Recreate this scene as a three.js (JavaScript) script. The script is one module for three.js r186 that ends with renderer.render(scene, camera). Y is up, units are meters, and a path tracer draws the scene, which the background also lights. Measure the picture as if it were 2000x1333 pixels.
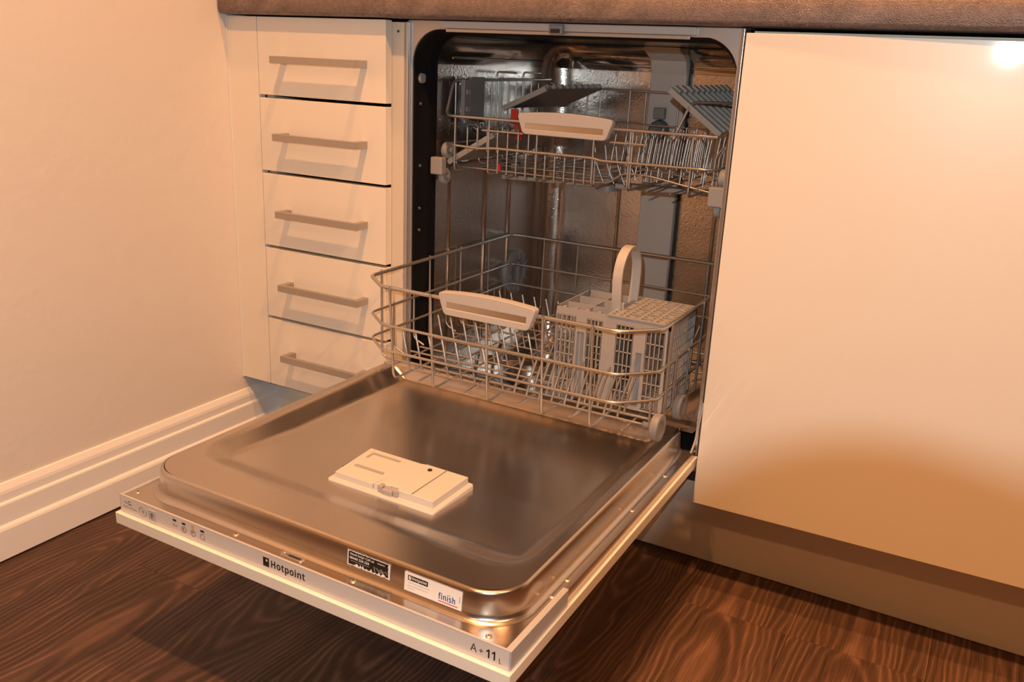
import * as THREE from 'three';
import { RoundedBoxGeometry } from 'three/addons/geometries/RoundedBoxGeometry.js';
import { mergeGeometries, toCreasedNormals } from 'three/addons/utils/BufferGeometryUtils.js';
import { createNoise2D } from 'simplex-noise';

// ---------------------------------------------------------------- camera, exposure
const scene = new THREE.Scene();
scene.background = new THREE.Color(0x000000);
const V = (x, y, z) => new THREE.Vector3(x, y, z);
const CAM = V(0.9528, 0.8184, 1.2893), YAW = -0.4961, PITCH = -0.3058, ROLL = 0.0453;
const camFwd = V(Math.sin(YAW) * Math.cos(PITCH), Math.sin(PITCH), -Math.cos(YAW) * Math.cos(PITCH));
const camR0 = V(Math.cos(YAW), 0, Math.sin(YAW)), camU0 = V(0, 0, 0).crossVectors(camR0, camFwd);
const camRight = camR0.clone().multiplyScalar(Math.cos(ROLL)).addScaledVector(camU0, Math.sin(ROLL));
const camUp = camU0.clone().multiplyScalar(Math.cos(ROLL)).addScaledVector(camR0, -Math.sin(ROLL));
const camBasis = new THREE.Matrix4().makeBasis(camRight, camUp, camFwd.clone().negate());
const camera = new THREE.PerspectiveCamera(2 * Math.atan(666.5 / 1751.4) * 180 / Math.PI, 2000 / 1333, 0.01, 30);
camera.position.copy(CAM);
camera.quaternion.setFromRotationMatrix(camBasis);
camera.updateMatrixWorld(true);

const renderer = new THREE.WebGLRenderer({ antialias: true });
renderer.toneMapping = THREE.LinearToneMapping;
renderer.toneMappingExposure = 1.0;
renderer.shadowMap.enabled = true;

// light: warm tungsten downlights in the ceiling, and the small neutral flash of the photographer's camera
const WARM = new THREE.Color().setRGB(1, 0.455, 0.165);
const FLASH = new THREE.Color().setRGB(0.86, 0.97, 1);
const DOWNLIGHTS = [[0.38, 0.95, 10], [0.45, 0.33, 7], [1.95, 0.95, 12.8], [0.38, 2.6, 5.6], [2.2, 2.6, 5]];
const CEIL = 2.4;
const FLASH_POWER = 2.2;

// ---------------------------------------------------------------- helpers
let seed = 7;
const rnd = () => { seed = (seed * 1664525 + 1013904223) >>> 0; return seed / 4294967296; };
const noise = createNoise2D(rnd);
const used = {};
function numbered(n) { used[n] = (used[n] || 0) + 1; return used[n] === 1 ? n : n + '_' + String(used[n] - 1).padStart(3, '0'); }
function group(name, label, category, grp) {
  const g = new THREE.Group(); g.name = numbered(name); g.userData = { label, category };
  if (grp) g.userData.group = grp;
  scene.add(g); return g;
}
function part(name, geo, m, parent, label) {
  const o = new THREE.Mesh(geo, m); o.name = name; o.castShadow = o.receiveShadow = true;
  if (label) o.userData.label = label;
  parent.add(o); return o;
}
function struct(name, geo, m, label, category) {
  const o = part(name, geo, m, scene); o.userData = { kind: 'structure', label, category }; return o;
}
function thing(name, geo, m, label, category) { const o = part(numbered(name), geo, m, scene); o.userData = { label, category }; return o; }
// uv in metres by dominant normal
function uvm(geo) {
  let g = geo.index ? geo.toNonIndexed() : geo;
  if (!g.attributes.normal) g.computeVertexNormals();
  const p = g.attributes.position, n = g.attributes.normal, uv = new Float32Array(p.count * 2);
  for (let t = 0; t < p.count; t += 3) {
    let nx = 0, ny = 0, nz = 0;
    for (let k = 0; k < 3; k++) { nx += n.getX(t + k); ny += n.getY(t + k); nz += n.getZ(t + k); }
    nx = Math.abs(nx); ny = Math.abs(ny); nz = Math.abs(nz);
    for (let k = 0; k < 3; k++) {
      const x = p.getX(t + k), y = p.getY(t + k), z = p.getZ(t + k);
      const [a, b] = ny >= nx && ny >= nz ? [x, z] : nx >= nz ? [z, y] : [x, y];
      uv[(t + k) * 2] = a; uv[(t + k) * 2 + 1] = b;
    }
  }
  g.setAttribute('uv', new THREE.BufferAttribute(uv, 2));
  return g;
}
function box(x0, x1, y0, y1, z0, z1, r = 0) {
  const w = x1 - x0, h = y1 - y0, d = z1 - z0;
  const g = r > 0 ? new RoundedBoxGeometry(w, h, d, 2, r) : new THREE.BoxGeometry(w, h, d);
  g.translate((x0 + x1) / 2, (y0 + y1) / 2, (z0 + z1) / 2);
  return uvm(g);
}
const merge = (list) => mergeGeometries(list.map((g) => { const n = g.index ? g.toNonIndexed() : g; for (const k of Object.keys(n.attributes)) if (!['position', 'normal', 'uv'].includes(k)) n.deleteAttribute(k); return n; }));
function cyl(a, b, r, r2 = r, seg = 20) {      // cylinder from a to b
  const d = b.clone().sub(a), g = new THREE.CylinderGeometry(r2, r, d.length(), seg);
  g.applyQuaternion(new THREE.Quaternion().setFromUnitVectors(V(0, 1, 0), d.clone().normalize()));
  g.translate((a.x + b.x) / 2, (a.y + b.y) / 2, (a.z + b.z) / 2);
  return g.toNonIndexed();
}
// a bent wire: polyline with rounded corners, swept
function roundPath(pts, cr, closed) {
  const out = [], n = pts.length;
  for (let i = 0; i < n; i++) {
    const p = pts[i];
    if (!closed && (i === 0 || i === n - 1)) { out.push(p.clone()); continue; }
    const a = pts[(i - 1 + n) % n], b = pts[(i + 1) % n];
    const da = a.clone().sub(p), db = b.clone().sub(p), la = da.length(), lb = db.length();
    const r = Math.min(cr, la * 0.45, lb * 0.45);
    const s = p.clone().addScaledVector(da, r / la), e = p.clone().addScaledVector(db, r / lb);
    for (let k = 0; k <= 4; k++) {
      const t = k / 4;
      out.push(s.clone().multiplyScalar((1 - t) * (1 - t)).addScaledVector(p, 2 * t * (1 - t)).addScaledVector(e, t * t));
    }
  }
  return out;
}
function sweep(path, r, closed = false, seg = 7) {
  const n = path.length, pos = [], nor = [], uv = [], idx = [];
  let T = path[1].clone().sub(path[0]).normalize();
  let N = Math.abs(T.y) < 0.9 ? V(0, 1, 0) : V(1, 0, 0);
  N.sub(T.clone().multiplyScalar(N.dot(T))).normalize();
  let len = 0;
  const m = closed ? n + 1 : n;
  for (let i = 0; i < m; i++) {
    const p = path[i % n], pr = path[closed ? (i - 1 + n) % n : Math.max(0, i - 1)], nx = path[closed ? (i + 1) % n : Math.min(n - 1, i + 1)];
    const T2 = nx.clone().sub(pr).normalize();
    N.sub(T2.clone().multiplyScalar(N.dot(T2))).normalize();
    const B = T2.clone().cross(N);
    if (i) len += p.distanceTo(path[(i - 1) % n]);
    for (let k = 0; k <= seg; k++) {
      const a = k / seg * Math.PI * 2, d = N.clone().multiplyScalar(Math.cos(a)).addScaledVector(B, Math.sin(a));
      pos.push(p.x + d.x * r, p.y + d.y * r, p.z + d.z * r); nor.push(d.x, d.y, d.z); uv.push(len, k / seg * r * 6);
    }
    if (i) for (let k = 0; k < seg; k++) {
      const a = (i - 1) * (seg + 1) + k, b = a + seg + 1;
      idx.push(a, a + 1, b, b, a + 1, b + 1);
    }
  }
  if (!closed) for (const [i, s] of [[0, -1], [n - 1, 1]]) {     // end caps
    const c = pos.length / 3, p = path[i], q = path[i === 0 ? 1 : n - 2], d = p.clone().sub(q).normalize();
    pos.push(p.x, p.y, p.z); nor.push(d.x, d.y, d.z); uv.push(0, 0);
    for (let k = 0; k < seg; k++) { const a = i * (seg + 1) + k; s < 0 ? idx.push(c, a + 1, a) : idx.push(c, a, a + 1); }
  }
  const g = new THREE.BufferGeometry();
  g.setAttribute('position', new THREE.Float32BufferAttribute(pos, 3));
  g.setAttribute('normal', new THREE.Float32BufferAttribute(nor, 3));
  g.setAttribute('uv', new THREE.Float32BufferAttribute(uv, 2));
  g.setIndex(idx);
  return g;
}
const wire = (pts, r, cr = 0.008, closed = false) => sweep(roundPath(pts.map((p) => V(...p)), cr, closed), r, closed);
function extrude(pts, depth, bevel = 0) {      // pts [x,y] outline, extruded along +z
  const s = new THREE.Shape(pts.map((p) => new THREE.Vector2(p[0], p[1])));
  return new THREE.ExtrudeGeometry(s, { depth, bevelEnabled: bevel > 0, bevelThickness: bevel, bevelSize: bevel, bevelOffset: -bevel, bevelSegments: 2 });
}
function surface(nu, nv, f) {                  // f(u,v) -> Vector3
  const pos = [], uv = [], idx = [];
  for (let j = 0; j <= nv; j++) for (let i = 0; i <= nu; i++) {
    const p = f(i / nu, j / nv, i, j); pos.push(p.x, p.y, p.z); uv.push(p.u ?? p.x, p.w ?? p.z);
  }
  for (let j = 0; j < nv; j++) for (let i = 0; i < nu; i++) {
    const a = j * (nu + 1) + i, b = a + nu + 1; idx.push(a, b, a + 1, b, b + 1, a + 1);
  }
  const g = new THREE.BufferGeometry();
  g.setAttribute('position', new THREE.Float32BufferAttribute(pos, 3));
  g.setAttribute('uv', new THREE.Float32BufferAttribute(uv, 2));
  g.setIndex(idx); g.computeVertexNormals();
  return g;
}
const sm = (a, b, x) => { const t = Math.min(1, Math.max(0, (x - a) / (b - a))); return t * t * (3 - 2 * t); };

// ---------------------------------------------------------------- textures and materials
function dataTex(w, h, f, srgb, rx = 1, ry = 1) {
  const d = new Uint8Array(w * h * 4);
  for (let j = 0; j < h; j++) for (let i = 0; i < w; i++) {
    const c = f(i / w, j / h, i, j), o = (j * w + i) * 4;
    d[o] = c[0] * 255; d[o + 1] = c[1] * 255; d[o + 2] = c[2] * 255; d[o + 3] = 255;
  }
  const t = new THREE.DataTexture(d, w, h, THREE.RGBAFormat);
  t.magFilter = THREE.LinearFilter; t.minFilter = THREE.LinearMipmapLinearFilter; t.generateMipmaps = true;
  t.wrapS = t.wrapT = THREE.RepeatWrapping; t.repeat.set(rx, ry);
  if (srgb) t.colorSpace = THREE.SRGBColorSpace;
  t.needsUpdate = true; return t;
}
const clamp01 = (x) => Math.min(1, Math.max(0, x));
// tileable-ish noise on a torus through two blended samples
function tn(u, v, fu, fv, o = 0) {
  const a = noise(u * fu + o, v * fv + o * 1.7), b = noise((u - 1) * fu + o, v * fv + o * 1.7);
  const c = noise(u * fu + o, (v - 1) * fv + o * 1.7), d = noise((u - 1) * fu + o, (v - 1) * fv + o * 1.7);
  return (a * (1 - u) + b * u) * (1 - v) + (c * (1 - u) + d * u) * v;
}
const std = (o) => new THREE.MeshStandardMaterial(o);
const phy = (o) => new THREE.MeshPhysicalMaterial(o);
const lin = (r, g, b) => new THREE.Color().setRGB(r, g, b);

const plasterBump = dataTex(256, 256, (u, v) => { const c = clamp01(0.5 + 0.3 * tn(u, v, 9, 9) + 0.2 * tn(u, v, 40, 40, 3)); return [c, c, c]; }, false, 1.6, 1.6);
const hammer = (() => {                        // random dimples of the pressed steel and dried drops, tileable
  const n = 512, a = new Float32Array(n * n);
  for (let k = 0; k < 9000; k++) {
    const cx = rnd() * n, cy = rnd() * n, r = 2.2 + rnd() * 3.2, h = (rnd() - 0.5) * 0.9;
    for (let j = -7; j <= 7; j++) for (let i = -7; i <= 7; i++) {
      const x = Math.floor(cx) + i, y = Math.floor(cy) + j, d = Math.hypot(x - cx, y - cy) / r; if (d > 1) continue;
      a[((y + n) % n) * n + (x + n) % n] += h * (1 - d * d) * (1 - d * d);
    }
  }
  return dataTex(n, n, (u, v, i, j) => { const c = clamp01(0.5 + 0.4 * a[j * n + i]); return [c, c, c]; }, false, 3, 3);
})();
const stoneMap = dataTex(512, 512, (u, v) => {
  const a = tn(u, v, 7, 7, 1), b = tn(u, v, 28, 28, 2), c = tn(u, v, 120, 120, 3);
  let k = 0.435 + 0.05 * a + 0.05 * b + 0.06 * c; if (c > 0.62) k += 0.14; if (b < -0.72) k -= 0.08;
  return [clamp01(k * 1.08), clamp01(k * 0.93), clamp01(k * 0.86)];
}, true, 3, 3);
const stoneBump = dataTex(256, 256, (u, v) => { const c = clamp01(0.5 + 0.5 * tn(u, v, 70, 70, 3)); return [c, c, c]; }, false, 6, 6);

function woodTex(k) {                          // u across the plank (0.192 m), v along it (1.2 m)
  const uc = [0.46, 0.60, 0.36, 0.52, 0.72][k], v0 = [0.42, 0.62, 0.30, 0.75, 0.5][k], o = k * 13.7 + 3, sp = [0.0095, 0.008, 0.0105, 0.009, 0.0075][k];
  return dataTex(512, 1024, (u, v) => {
    const x = (u - uc) * 0.192 + 0.012 * noise(u * 1.1 + o, v * 2.6) + 0.0035 * noise(u * 4 + o, v * 9);
    const h = (v - v0) * 0.11 + 0.018 * noise(o, v * 2.2) + 0.004 * noise(u * 3 + o, v * 7);
    const ring = Math.sqrt(x * x * 1.3 + h * h + 0.00003) / sp + 0.05 * noise(u * 20 + o, v * 14);
    const fr = ring - Math.floor(ring), line = Math.exp(-Math.pow((fr - 0.55) / 0.2, 2)) * (0.75 + 0.35 * noise(u * 9 + o, v * 6));
    const fine = noise(u * 130 + o, v * 8), pore = noise(u * 260 + o, v * 30), broad = noise(u * 3 + o, v * 1.4 + o);
    let c = 0.272 + 0.125 * line + 0.045 * fine + 0.035 * broad + 0.025 * noise(u * 60 + o, v * 5);
    if (pore > 0.4) c -= 0.06 * (pore - 0.4) / 0.6;
    return [clamp01(c * 1.05), clamp01(c * 0.79), clamp01(c * 0.68)];
  }, true);
}
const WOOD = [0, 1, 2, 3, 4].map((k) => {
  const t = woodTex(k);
  return [0.92, 1.55].map((q) => phy({ map: t, color: lin(q, q, q * 0.96), roughness: 0.5, specularIntensity: 0.45, bumpMap: t, bumpScale: 0.0003 }));  // second copy is paler: stronger light on the right-hand floor put into the colour
});

const mWall = std({ color: lin(0.81, 0.745, 0.675), roughness: 0.85, bumpMap: plasterBump, bumpScale: 0.0008 });
const mCeil = std({ color: lin(0.66, 0.64, 0.60), roughness: 0.9 });

const mSkirt = phy({ color: lin(0.90, 0.88, 0.85), roughness: 0.35 });
const mCream = phy({ color: lin(0.87, 0.80, 0.685), roughness: 0.5 });
const mCreamSatin = phy({ color: lin(0.87, 0.80, 0.685), roughness: 0.32 });
const mCreamGloss = phy({ color: lin(0.87, 0.80, 0.685), roughness: 0.35, clearcoat: 1, clearcoatRoughness: 0.045 });
const mCarcass = std({ color: lin(0.72, 0.64, 0.52), roughness: 0.55 });
const mPlinth = phy({ color: lin(0.80, 0.74, 0.64), roughness: 0.32 });
const mStone = phy({ map: stoneMap, roughness: 0.42, bumpMap: stoneBump, bumpScale: 0.0012 });
const mNickel = std({ color: lin(0.50, 0.46, 0.42), metalness: 0.85, roughness: 0.38 });
const mSteel = phy({ color: lin(0.61, 0.545, 0.49), metalness: 1, roughness: 0.26 });
const mFrame = std({ color: lin(0.55, 0.52, 0.50), metalness: 0.8, roughness: 0.42 });
const mTub = phy({ color: lin(0.66, 0.61, 0.57), metalness: 1, roughness: 0.24, bumpMap: hammer, bumpScale: 0.0007 });
const mTubPlain = std({ color: lin(0.66, 0.61, 0.57), metalness: 1, roughness: 0.11 });
const mDuct = phy({ color: lin(0.60, 0.54, 0.49), roughness: 0.4 });
const mRubber = phy({ color: lin(0.008, 0.008, 0.009), roughness: 0.5, specularIntensity: 0.35 });
const mWire = std({ color: lin(0.50, 0.48, 0.46), metalness: 0.8, roughness: 0.32 });
const mGrey = phy({ color: lin(0.25, 0.24, 0.235), roughness: 0.45 });
const mGreyLight = phy({ color: lin(0.36, 0.34, 0.32), roughness: 0.42 });
const mGreyDark = phy({ color: lin(0.13, 0.13, 0.14), roughness: 0.5 });
const mBlueGrey = phy({ color: lin(0.20, 0.23, 0.27), roughness: 0.45 });
const mSilverPaint = phy({ color: lin(0.50, 0.48, 0.46), roughness: 0.38, metalness: 0.15 });
const mDispenser = phy({ color: lin(0.60, 0.57, 0.53), roughness: 0.4 });
const mDark = std({ color: lin(0.03, 0.025, 0.02), roughness: 0.6 });
const mRed = phy({ color: lin(0.62, 0.03, 0.015), roughness: 0.35 });
const mBlack = std({ color: lin(0.02, 0.02, 0.02), roughness: 0.4 });
const mWhiteSeal = std({ color: lin(0.8, 0.78, 0.74), roughness: 0.6 });

// ---------------------------------------------------------------- the room
const XW = -0.382, XR = 5.6, ZB = -0.62, ZF = 6.2, T = 0.1;
{
  const floor = struct('floor', box(XW - T, XR + T, -0.12, -0.011, ZB - T, ZF + T), mDark, 'dark brown wood plank floor', 'floor');
  const pw = 0.192, gap = 0.0004, edge0 = 0.0145;
  const g = {};
  let col = 0;
  for (let c = -3; c <= 29; c++, col++) {
    const x0 = Math.max(XW, edge0 + c * pw + gap / 2), x1 = Math.min(XR, edge0 + (c + 1) * pw - gap / 2);
    if (x1 - x0 < 0.01) continue;
    const off = c === -1 ? 0.443 : [0.9, -0.25, 0.35, 1.25, 0.05][((c % 5) + 5) % 5];
    for (let k = -2; k <= 6; k++) {
      const z0 = Math.max(ZB, off + k * 1.2 + gap / 2), z1 = Math.min(ZF, off + (k + 1) * 1.2 - gap / 2);
      if (z1 - z0 < 0.02) continue;
      const b = new RoundedBoxGeometry(x1 - x0, 0.012, z1 - z0, 1, 0.0004); b.translate((x0 + x1) / 2, -0.006, (z0 + z1) / 2);
      const geo = b.index ? b.toNonIndexed() : b, p = geo.attributes.position, uv = new Float32Array(p.count * 2), vo = rnd();
      for (let i = 0; i < p.count; i++) { uv[2 * i] = (p.getX(i) - x0) / pw; uv[2 * i + 1] = (p.getZ(i) - (off + k * 1.2)) / 1.2 + vo * 0; }
      geo.setAttribute('uv', new THREE.BufferAttribute(uv, 2));
      part('plank', geo, WOOD[(((c * 2 + k * 3) % 5) + 5) % 5][c >= 3 || c === -2 && k === 1 ? 1 : 0], floor);  // right-hand planks take the paler copy with the light painted in
    }
  }
  struct('wall_left', box(XW - T, XW, 0, CEIL, ZB - T, ZF + T), mWall, 'painted plaster wall beside the drawer unit', 'wall');
  struct('wall_back', box(XW - T, XR + T, 0, CEIL, ZB - T, ZB), mWall, 'painted wall behind the kitchen units', 'wall');
  struct('wall_right', box(XR, XR + T, 0, CEIL, ZB - T, ZF + T), mWall, 'painted wall at the far end of the worktop', 'wall');
  struct('wall_front', box(XW - T, XR + T, 0, CEIL, ZF, ZF + T), mWall, 'painted wall facing the kitchen units', 'wall');
  struct('ceiling', box(XW - T, XR + T, CEIL, CEIL + T, ZB - T, ZF + T), mCeil, 'white ceiling with recessed downlights', 'ceiling');
  // moulded skirting board, profile in (thickness, height)
  const prof = [[0, 0.0038], [0.018, 0.0038], [0.018, 0.054], [0.0165, 0.058], [0.0125, 0.062], [0.0125, 0.094], [0.0118, 0.0965], [0.0085, 0.099], [0.0085, 0.112], [0.0075, 0.117], [0.003, 0.127], [0, 0.128]];
  const sk = extrude(prof, ZF + 0.088, 0); sk.translate(XW, 0, -0.088);
  struct('baseboard_left', uvm(sk), mSkirt, 'white moulded skirting board along the left wall', 'skirting');
  // plinth under the units
  struct('trim_1', box(XW, 1.9, 0.001, 0.152, -0.106, -0.088, 0.001), mPlinth, 'beige plinth board set back under the kitchen units', 'plinth');
}

// ceiling downlights: fitting, glowing lens and the light just below it
function downlight(x, z, power, label) {
  const o = group('ceiling_light', label, 'ceiling light', 'recessed ceiling downlights');
  o.position.set(x, CEIL, z);
  const ring = new THREE.LatheGeometry([[0.034, -0.001], [0.034, -0.006], [0.040, -0.008], [0.045, -0.005], [0.046, 0]].map((p) => new THREE.Vector2(...p)), 32);
  part('rim', ring, mNickel, o);
  const lens = part('lens', new THREE.CylinderGeometry(0.034, 0.034, 0.003, 32).translate(0, -0.003, 0), std({ color: 0xffffff, emissive: WARM, emissiveIntensity: 20, roughness: 0.5 }), o);
  lens.castShadow = false;
  const l = new THREE.SpotLight(WARM, power, 0, 1.22, 0.55, 2);
  l.position.set(x, CEIL - 0.012, z); l.target.position.set(x, 0, z);
  l.shadow.radius = 1.9; l.castShadow = true;
  scene.add(l, l.target);
}
DOWNLIGHTS.forEach(([x, z, p], i) => downlight(x, z, p, ['recessed downlight above the free edge of the open dishwasher door', 'recessed downlight close above the front of the dishwasher', 'recessed downlight over the floor before the base cabinet', 'recessed downlight near the left wall away from the units', 'recessed downlight far from the units towards the right wall'][i]));

// ---------------------------------------------------------------- kitchen units
const YB = 0.1565, YT = 0.8705;
{
  // filler panel between wall and drawers
  const f = group('filler_panel', 'narrow cream filler panel between the wall and the drawers', 'panel');
  part('board', box(XW + 0.0015, -0.3075, YB, YT, -0.018, 0, 0.0008), mCreamSatin, f);
  const bead = [];
  for (let i = 0; i <= 40; i++) bead.push(V(XW + 0.0012 + 0.0004 * noise(i * 0.6, 3), YB + (YT - YB) * i / 40, 0.0006 + 0.0006 * noise(i * 0.5, 8)));
  part('sealant_bead', sweep(bead, 0.0019), mWhiteSeal, f, 'white sealant bead along the wall');
}
{
  const d = group('drawer_unit', 'cream base unit of five drawers with bar handles', 'drawers');
  part('body', merge([
    box(-0.3055, -0.2875, 0.152, 0.868, -0.56, -0.0195), box(-0.0165, 0.0105, 0.152, 0.868, -0.56, -0.0195, 0.0008),
    box(-0.2875, -0.0165, 0.152, 0.17, -0.56, -0.0195), box(-0.2875, -0.0165, 0.152, 0.868, -0.56, -0.55), box(-0.2875, -0.0165, 0.85, 0.868, -0.56, -0.0195)]), mCarcass, d);
  part('screw_hole', cyl(V(-0.0015, 0.853, -0.0196), V(-0.0015, 0.853, -0.0189), 0.0023), mDark, d);
  const gaps = [YT, 0.7305, 0.5905, 0.4455, 0.3005, YB];
  const hy = [0.797, 0.6605, 0.5175, 0.375, 0.2305];
  const hg = (() => {
    const x0 = -0.246, x1 = -0.053, dz = 0.034, t = 0.0085, leg = 0.011;
    const g = extrude([[x0, 0], [x0, dz], [x1, dz], [x1, 0], [x1 - leg, 0], [x1 - leg, dz - t], [x0 + leg, dz - t], [x0 + leg, 0]], 0.011, 0.0007);
    g.rotateX(Math.PI / 2); g.translate(0, 0.0055, 0);
    return uvm(g);
  })();
  for (let i = 0; i < 5; i++) {
    const top = gaps[i] - (i ? 0.0028 : 0), bot = gaps[i + 1] + (i < 4 ? 0.0028 : 0);
    const dr = part('drawer', box(-0.3055, -0.0135, bot, top, -0.018, 0, 0.0009), mCreamSatin, d);
    const h = part('handle', hg, mNickel, dr, 'brushed nickel bar handle'); h.position.y = hy[i];
    part('drawer_box', merge([box(-0.28, -0.272, bot + 0.01, bot + 0.1, -0.5, -0.018), box(-0.032, -0.024, bot + 0.01, bot + 0.1, -0.5, -0.018), box(-0.272, -0.032, bot + 0.01, bot + 0.018, -0.5, -0.018)]), mGrey, dr);
  }
}
{
  const c = group('base_cabinet', 'cream base cabinet with a plain glossy door beside the dishwasher', 'cabinet');
  part('body', merge([box(0.604, 0.622, 0.152, 0.868, -0.56, -0.0195), box(1.182, 1.2, 0.152, 0.868, -0.56, -0.0195), box(0.622, 1.182, 0.152, 0.17, -0.56, -0.0195), box(0.622, 1.182, 0.152, 0.868, -0.56, -0.55), box(0.622, 1.182, 0.85, 0.868, -0.56, -0.0195)]), mCarcass, c);
  const dr = part('door', box(-0.596, 0, YB, YT - 0.006, -0.018, 0, 0.0012), mCreamGloss, c, 'high gloss cream door'); dr.position.x = 1.198; dr.rotation.y = 0.026;
}
{
  const prof = [];
  const z0 = ZB + 0.001, z1 = 0.022, y0 = 0.8735, y1 = 0.911, r = 0.009;
  prof.push([z0, y0]);
  for (let k = 0; k <= 6; k++) { const a = -Math.PI / 2 + k / 6 * Math.PI / 2; prof.push([z1 - r + Math.cos(a) * r, y0 + r + Math.sin(a) * r]); }
  for (let k = 0; k <= 6; k++) { const a = k / 6 * Math.PI / 2; prof.push([z1 - r + Math.cos(a) * r, y1 - r + Math.sin(a) * r]); }
  prof.push([z0, y1]);
  const g = extrude(prof, 1.9 - XW - 0.003);
  g.rotateY(-Math.PI / 2); g.scale(1, 1, 1);
  g.applyMatrix4(new THREE.Matrix4().makeScale(-1, 1, 1));
  g.computeBoundingBox();
  const bb = g.boundingBox; g.translate(XW + 0.003 - bb.min.x, 0, z1 - bb.max.z);
  // mirrored: flip the winding
  const ng = g.index ? g.toNonIndexed() : g, p = ng.attributes.position;
  for (let i = 0; i < p.count; i += 3) for (const a of ['position']) {
    const A = ng.attributes[a], t = [A.getX(i + 1), A.getY(i + 1), A.getZ(i + 1)];
    A.setXYZ(i + 1, A.getX(i + 2), A.getY(i + 2), A.getZ(i + 2)); A.setXYZ(i + 2, ...t);
  }
  ng.computeVertexNormals();
  thing('worktop', uvm(toCreasedNormals(ng, 0.6)), mStone, 'dark mottled stone-effect worktop running over all the units', 'worktop');
}
// ---------------------------------------------------------------- dishwasher
const dw = group('dishwasher', 'integrated dishwasher with its door lowered flat', 'dishwasher');
const OX0 = 0.0215, OX1 = 0.5835, OTOP = 0.8585;          // front opening
const TX0 = 0.036, TX1 = 0.577, TTOP = 0.852, TZ0 = -0.085, TZ1 = -0.532;   // tub
{
  // outline of an opening, left bottom -> top -> right bottom
  const outline = (x0, x1, yb, yt, r, n = 10) => {
    const o = [[x0, yb]];
    for (let k = 0; k <= 10; k++) o.push([x0, yb + (yt - r - yb) * k / 10]);
    for (let k = 1; k <= n; k++) { const a = Math.PI - k / n * Math.PI / 2; o.push([x0 + r + Math.cos(a) * r, yt - r + Math.sin(a) * r]); }
    for (let k = 1; k <= n; k++) { const a = Math.PI / 2 - k / n * Math.PI / 2; o.push([x1 - r + Math.cos(a) * r, yt - r + Math.sin(a) * r]); }
    for (let k = 1; k <= 10; k++) o.push([x1, yt - r - (yt - r - yb) * k / 10]);
    return o;
  };
  const hole = outline(OX0, OX1, 0.2, OTOP, 0.055);
  const s = new THREE.Shape();
  s.moveTo(0.0115, 0.2); s.lineTo(0.0115, 0.8725); s.lineTo(0.593, 0.8725); s.lineTo(0.593, 0.2);
  for (let i = hole.length - 1; i >= 0; i--) s.lineTo(hole[i][0], hole[i][1]);
  const fg = new THREE.ExtrudeGeometry(s, { depth: 0.010, bevelEnabled: true, bevelThickness: 0.0012, bevelSize: 0.0012, bevelOffset: -0.0012, bevelSegments: 2 });
  fg.translate(0, 0, -0.041);
  part('front_frame', uvm(fg), mFrame, dw, 'grey steel frame around the opening');
  // edge strips left and right of the frame
  part('side_strip', box(0.0112, 0.0172, 0.2, 0.869, -0.0296, -0.022, 0.001), mFrame, dw);
  part('side_strip', box(0.5885, 0.5955, 0.2, 0.8715, -0.0296, -0.004, 0.0015), std({ color: lin(0.66, 0.65, 0.64), metalness: 0.9, roughness: 0.25 }), dw, 'bright metal edge strip');
  // rubber seal between frame and tub
  const o1 = outline(OX0 + 0.0002, OX1 - 0.0002, 0.2, OTOP - 0.0002, 0.055), o2 = outline(OX0 + 0.004, OX1 - 0.003, 0.2, OTOP - 0.006, 0.052), o3 = outline(TX0 - 0.004, TX1 + 0.002, 0.2, TTOP - 0.001, 0.05), o4 = outline(TX0, TX1, 0.2, TTOP, 0.05);
  const rows = [[o1, -0.033], [o2, -0.040], [o2, -0.052], [o3, -0.058], [o3, -0.066], [o4, -0.07], [o4, TZ0]];
  part('door_seal', surface(o1.length - 1, rows.length - 1, (u, v, i, j) => V(rows[j][0][i][0], rows[j][0][i][1], rows[j][1])), mRubber, dw, 'black rubber door seal');
  // tub: side and back walls with rounded corners, fillet to the top
  const plan = (d) => {                                   // plan curve inset by d
    const x0 = TX0 + d, x1 = TX1 - d, z1 = TZ1 + d, r = Math.max(0.012, 0.055 - d), o = [];
    for (let k = 0; k <= 14; k++) o.push([x0, TZ0 + (z1 + r - TZ0) * k / 14]);
    for (let k = 1; k <= 10; k++) { const a = Math.PI + k / 10 * Math.PI / 2; o.push([x0 + r + Math.cos(a) * r, z1 + r + Math.sin(a) * r]); }
    for (let k = 1; k <= 14; k++) o.push([x0 + r + (x1 - x0 - 2 * r) * k / 14, z1]);
    for (let k = 1; k <= 10; k++) { const a = -Math.PI / 2 + k / 10 * Math.PI / 2; o.push([x1 - r + Math.cos(a) * r, z1 + r + Math.sin(a) * r]); }
    for (let k = 1; k <= 14; k++) o.push([x1, z1 + r + (TZ0 - z1 - r) * k / 14]);
    return o;
  };
  const rw = [];
  for (let k = 0; k <= 20; k++) rw.push([0.2 + 0.602 * k / 20, 0]);
  for (let k = 1; k <= 8; k++) { const a = k / 8 * Math.PI / 2; rw.push([0.802 + 0.05 * Math.sin(a), 0.05 * (1 - Math.cos(a))]); }
  const pl = rw.map((r) => plan(r[1])), np = pl[0].length;
  let cum = [0]; for (let i = 1; i < np; i++) cum.push(cum[i - 1] + Math.hypot(pl[0][i][0] - pl[0][i - 1][0], pl[0][i][1] - pl[0][i - 1][1]));
  const nw = 20;
  part('tub', surface(np - 1, nw, (u, v, i, j) => { const p = V(pl[j][i][0], rw[j][0], pl[j][i][1]); p.u = cum[i]; p.w = rw[j][0]; return p; }), mTub, dw, 'stainless steel tub lining');
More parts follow.
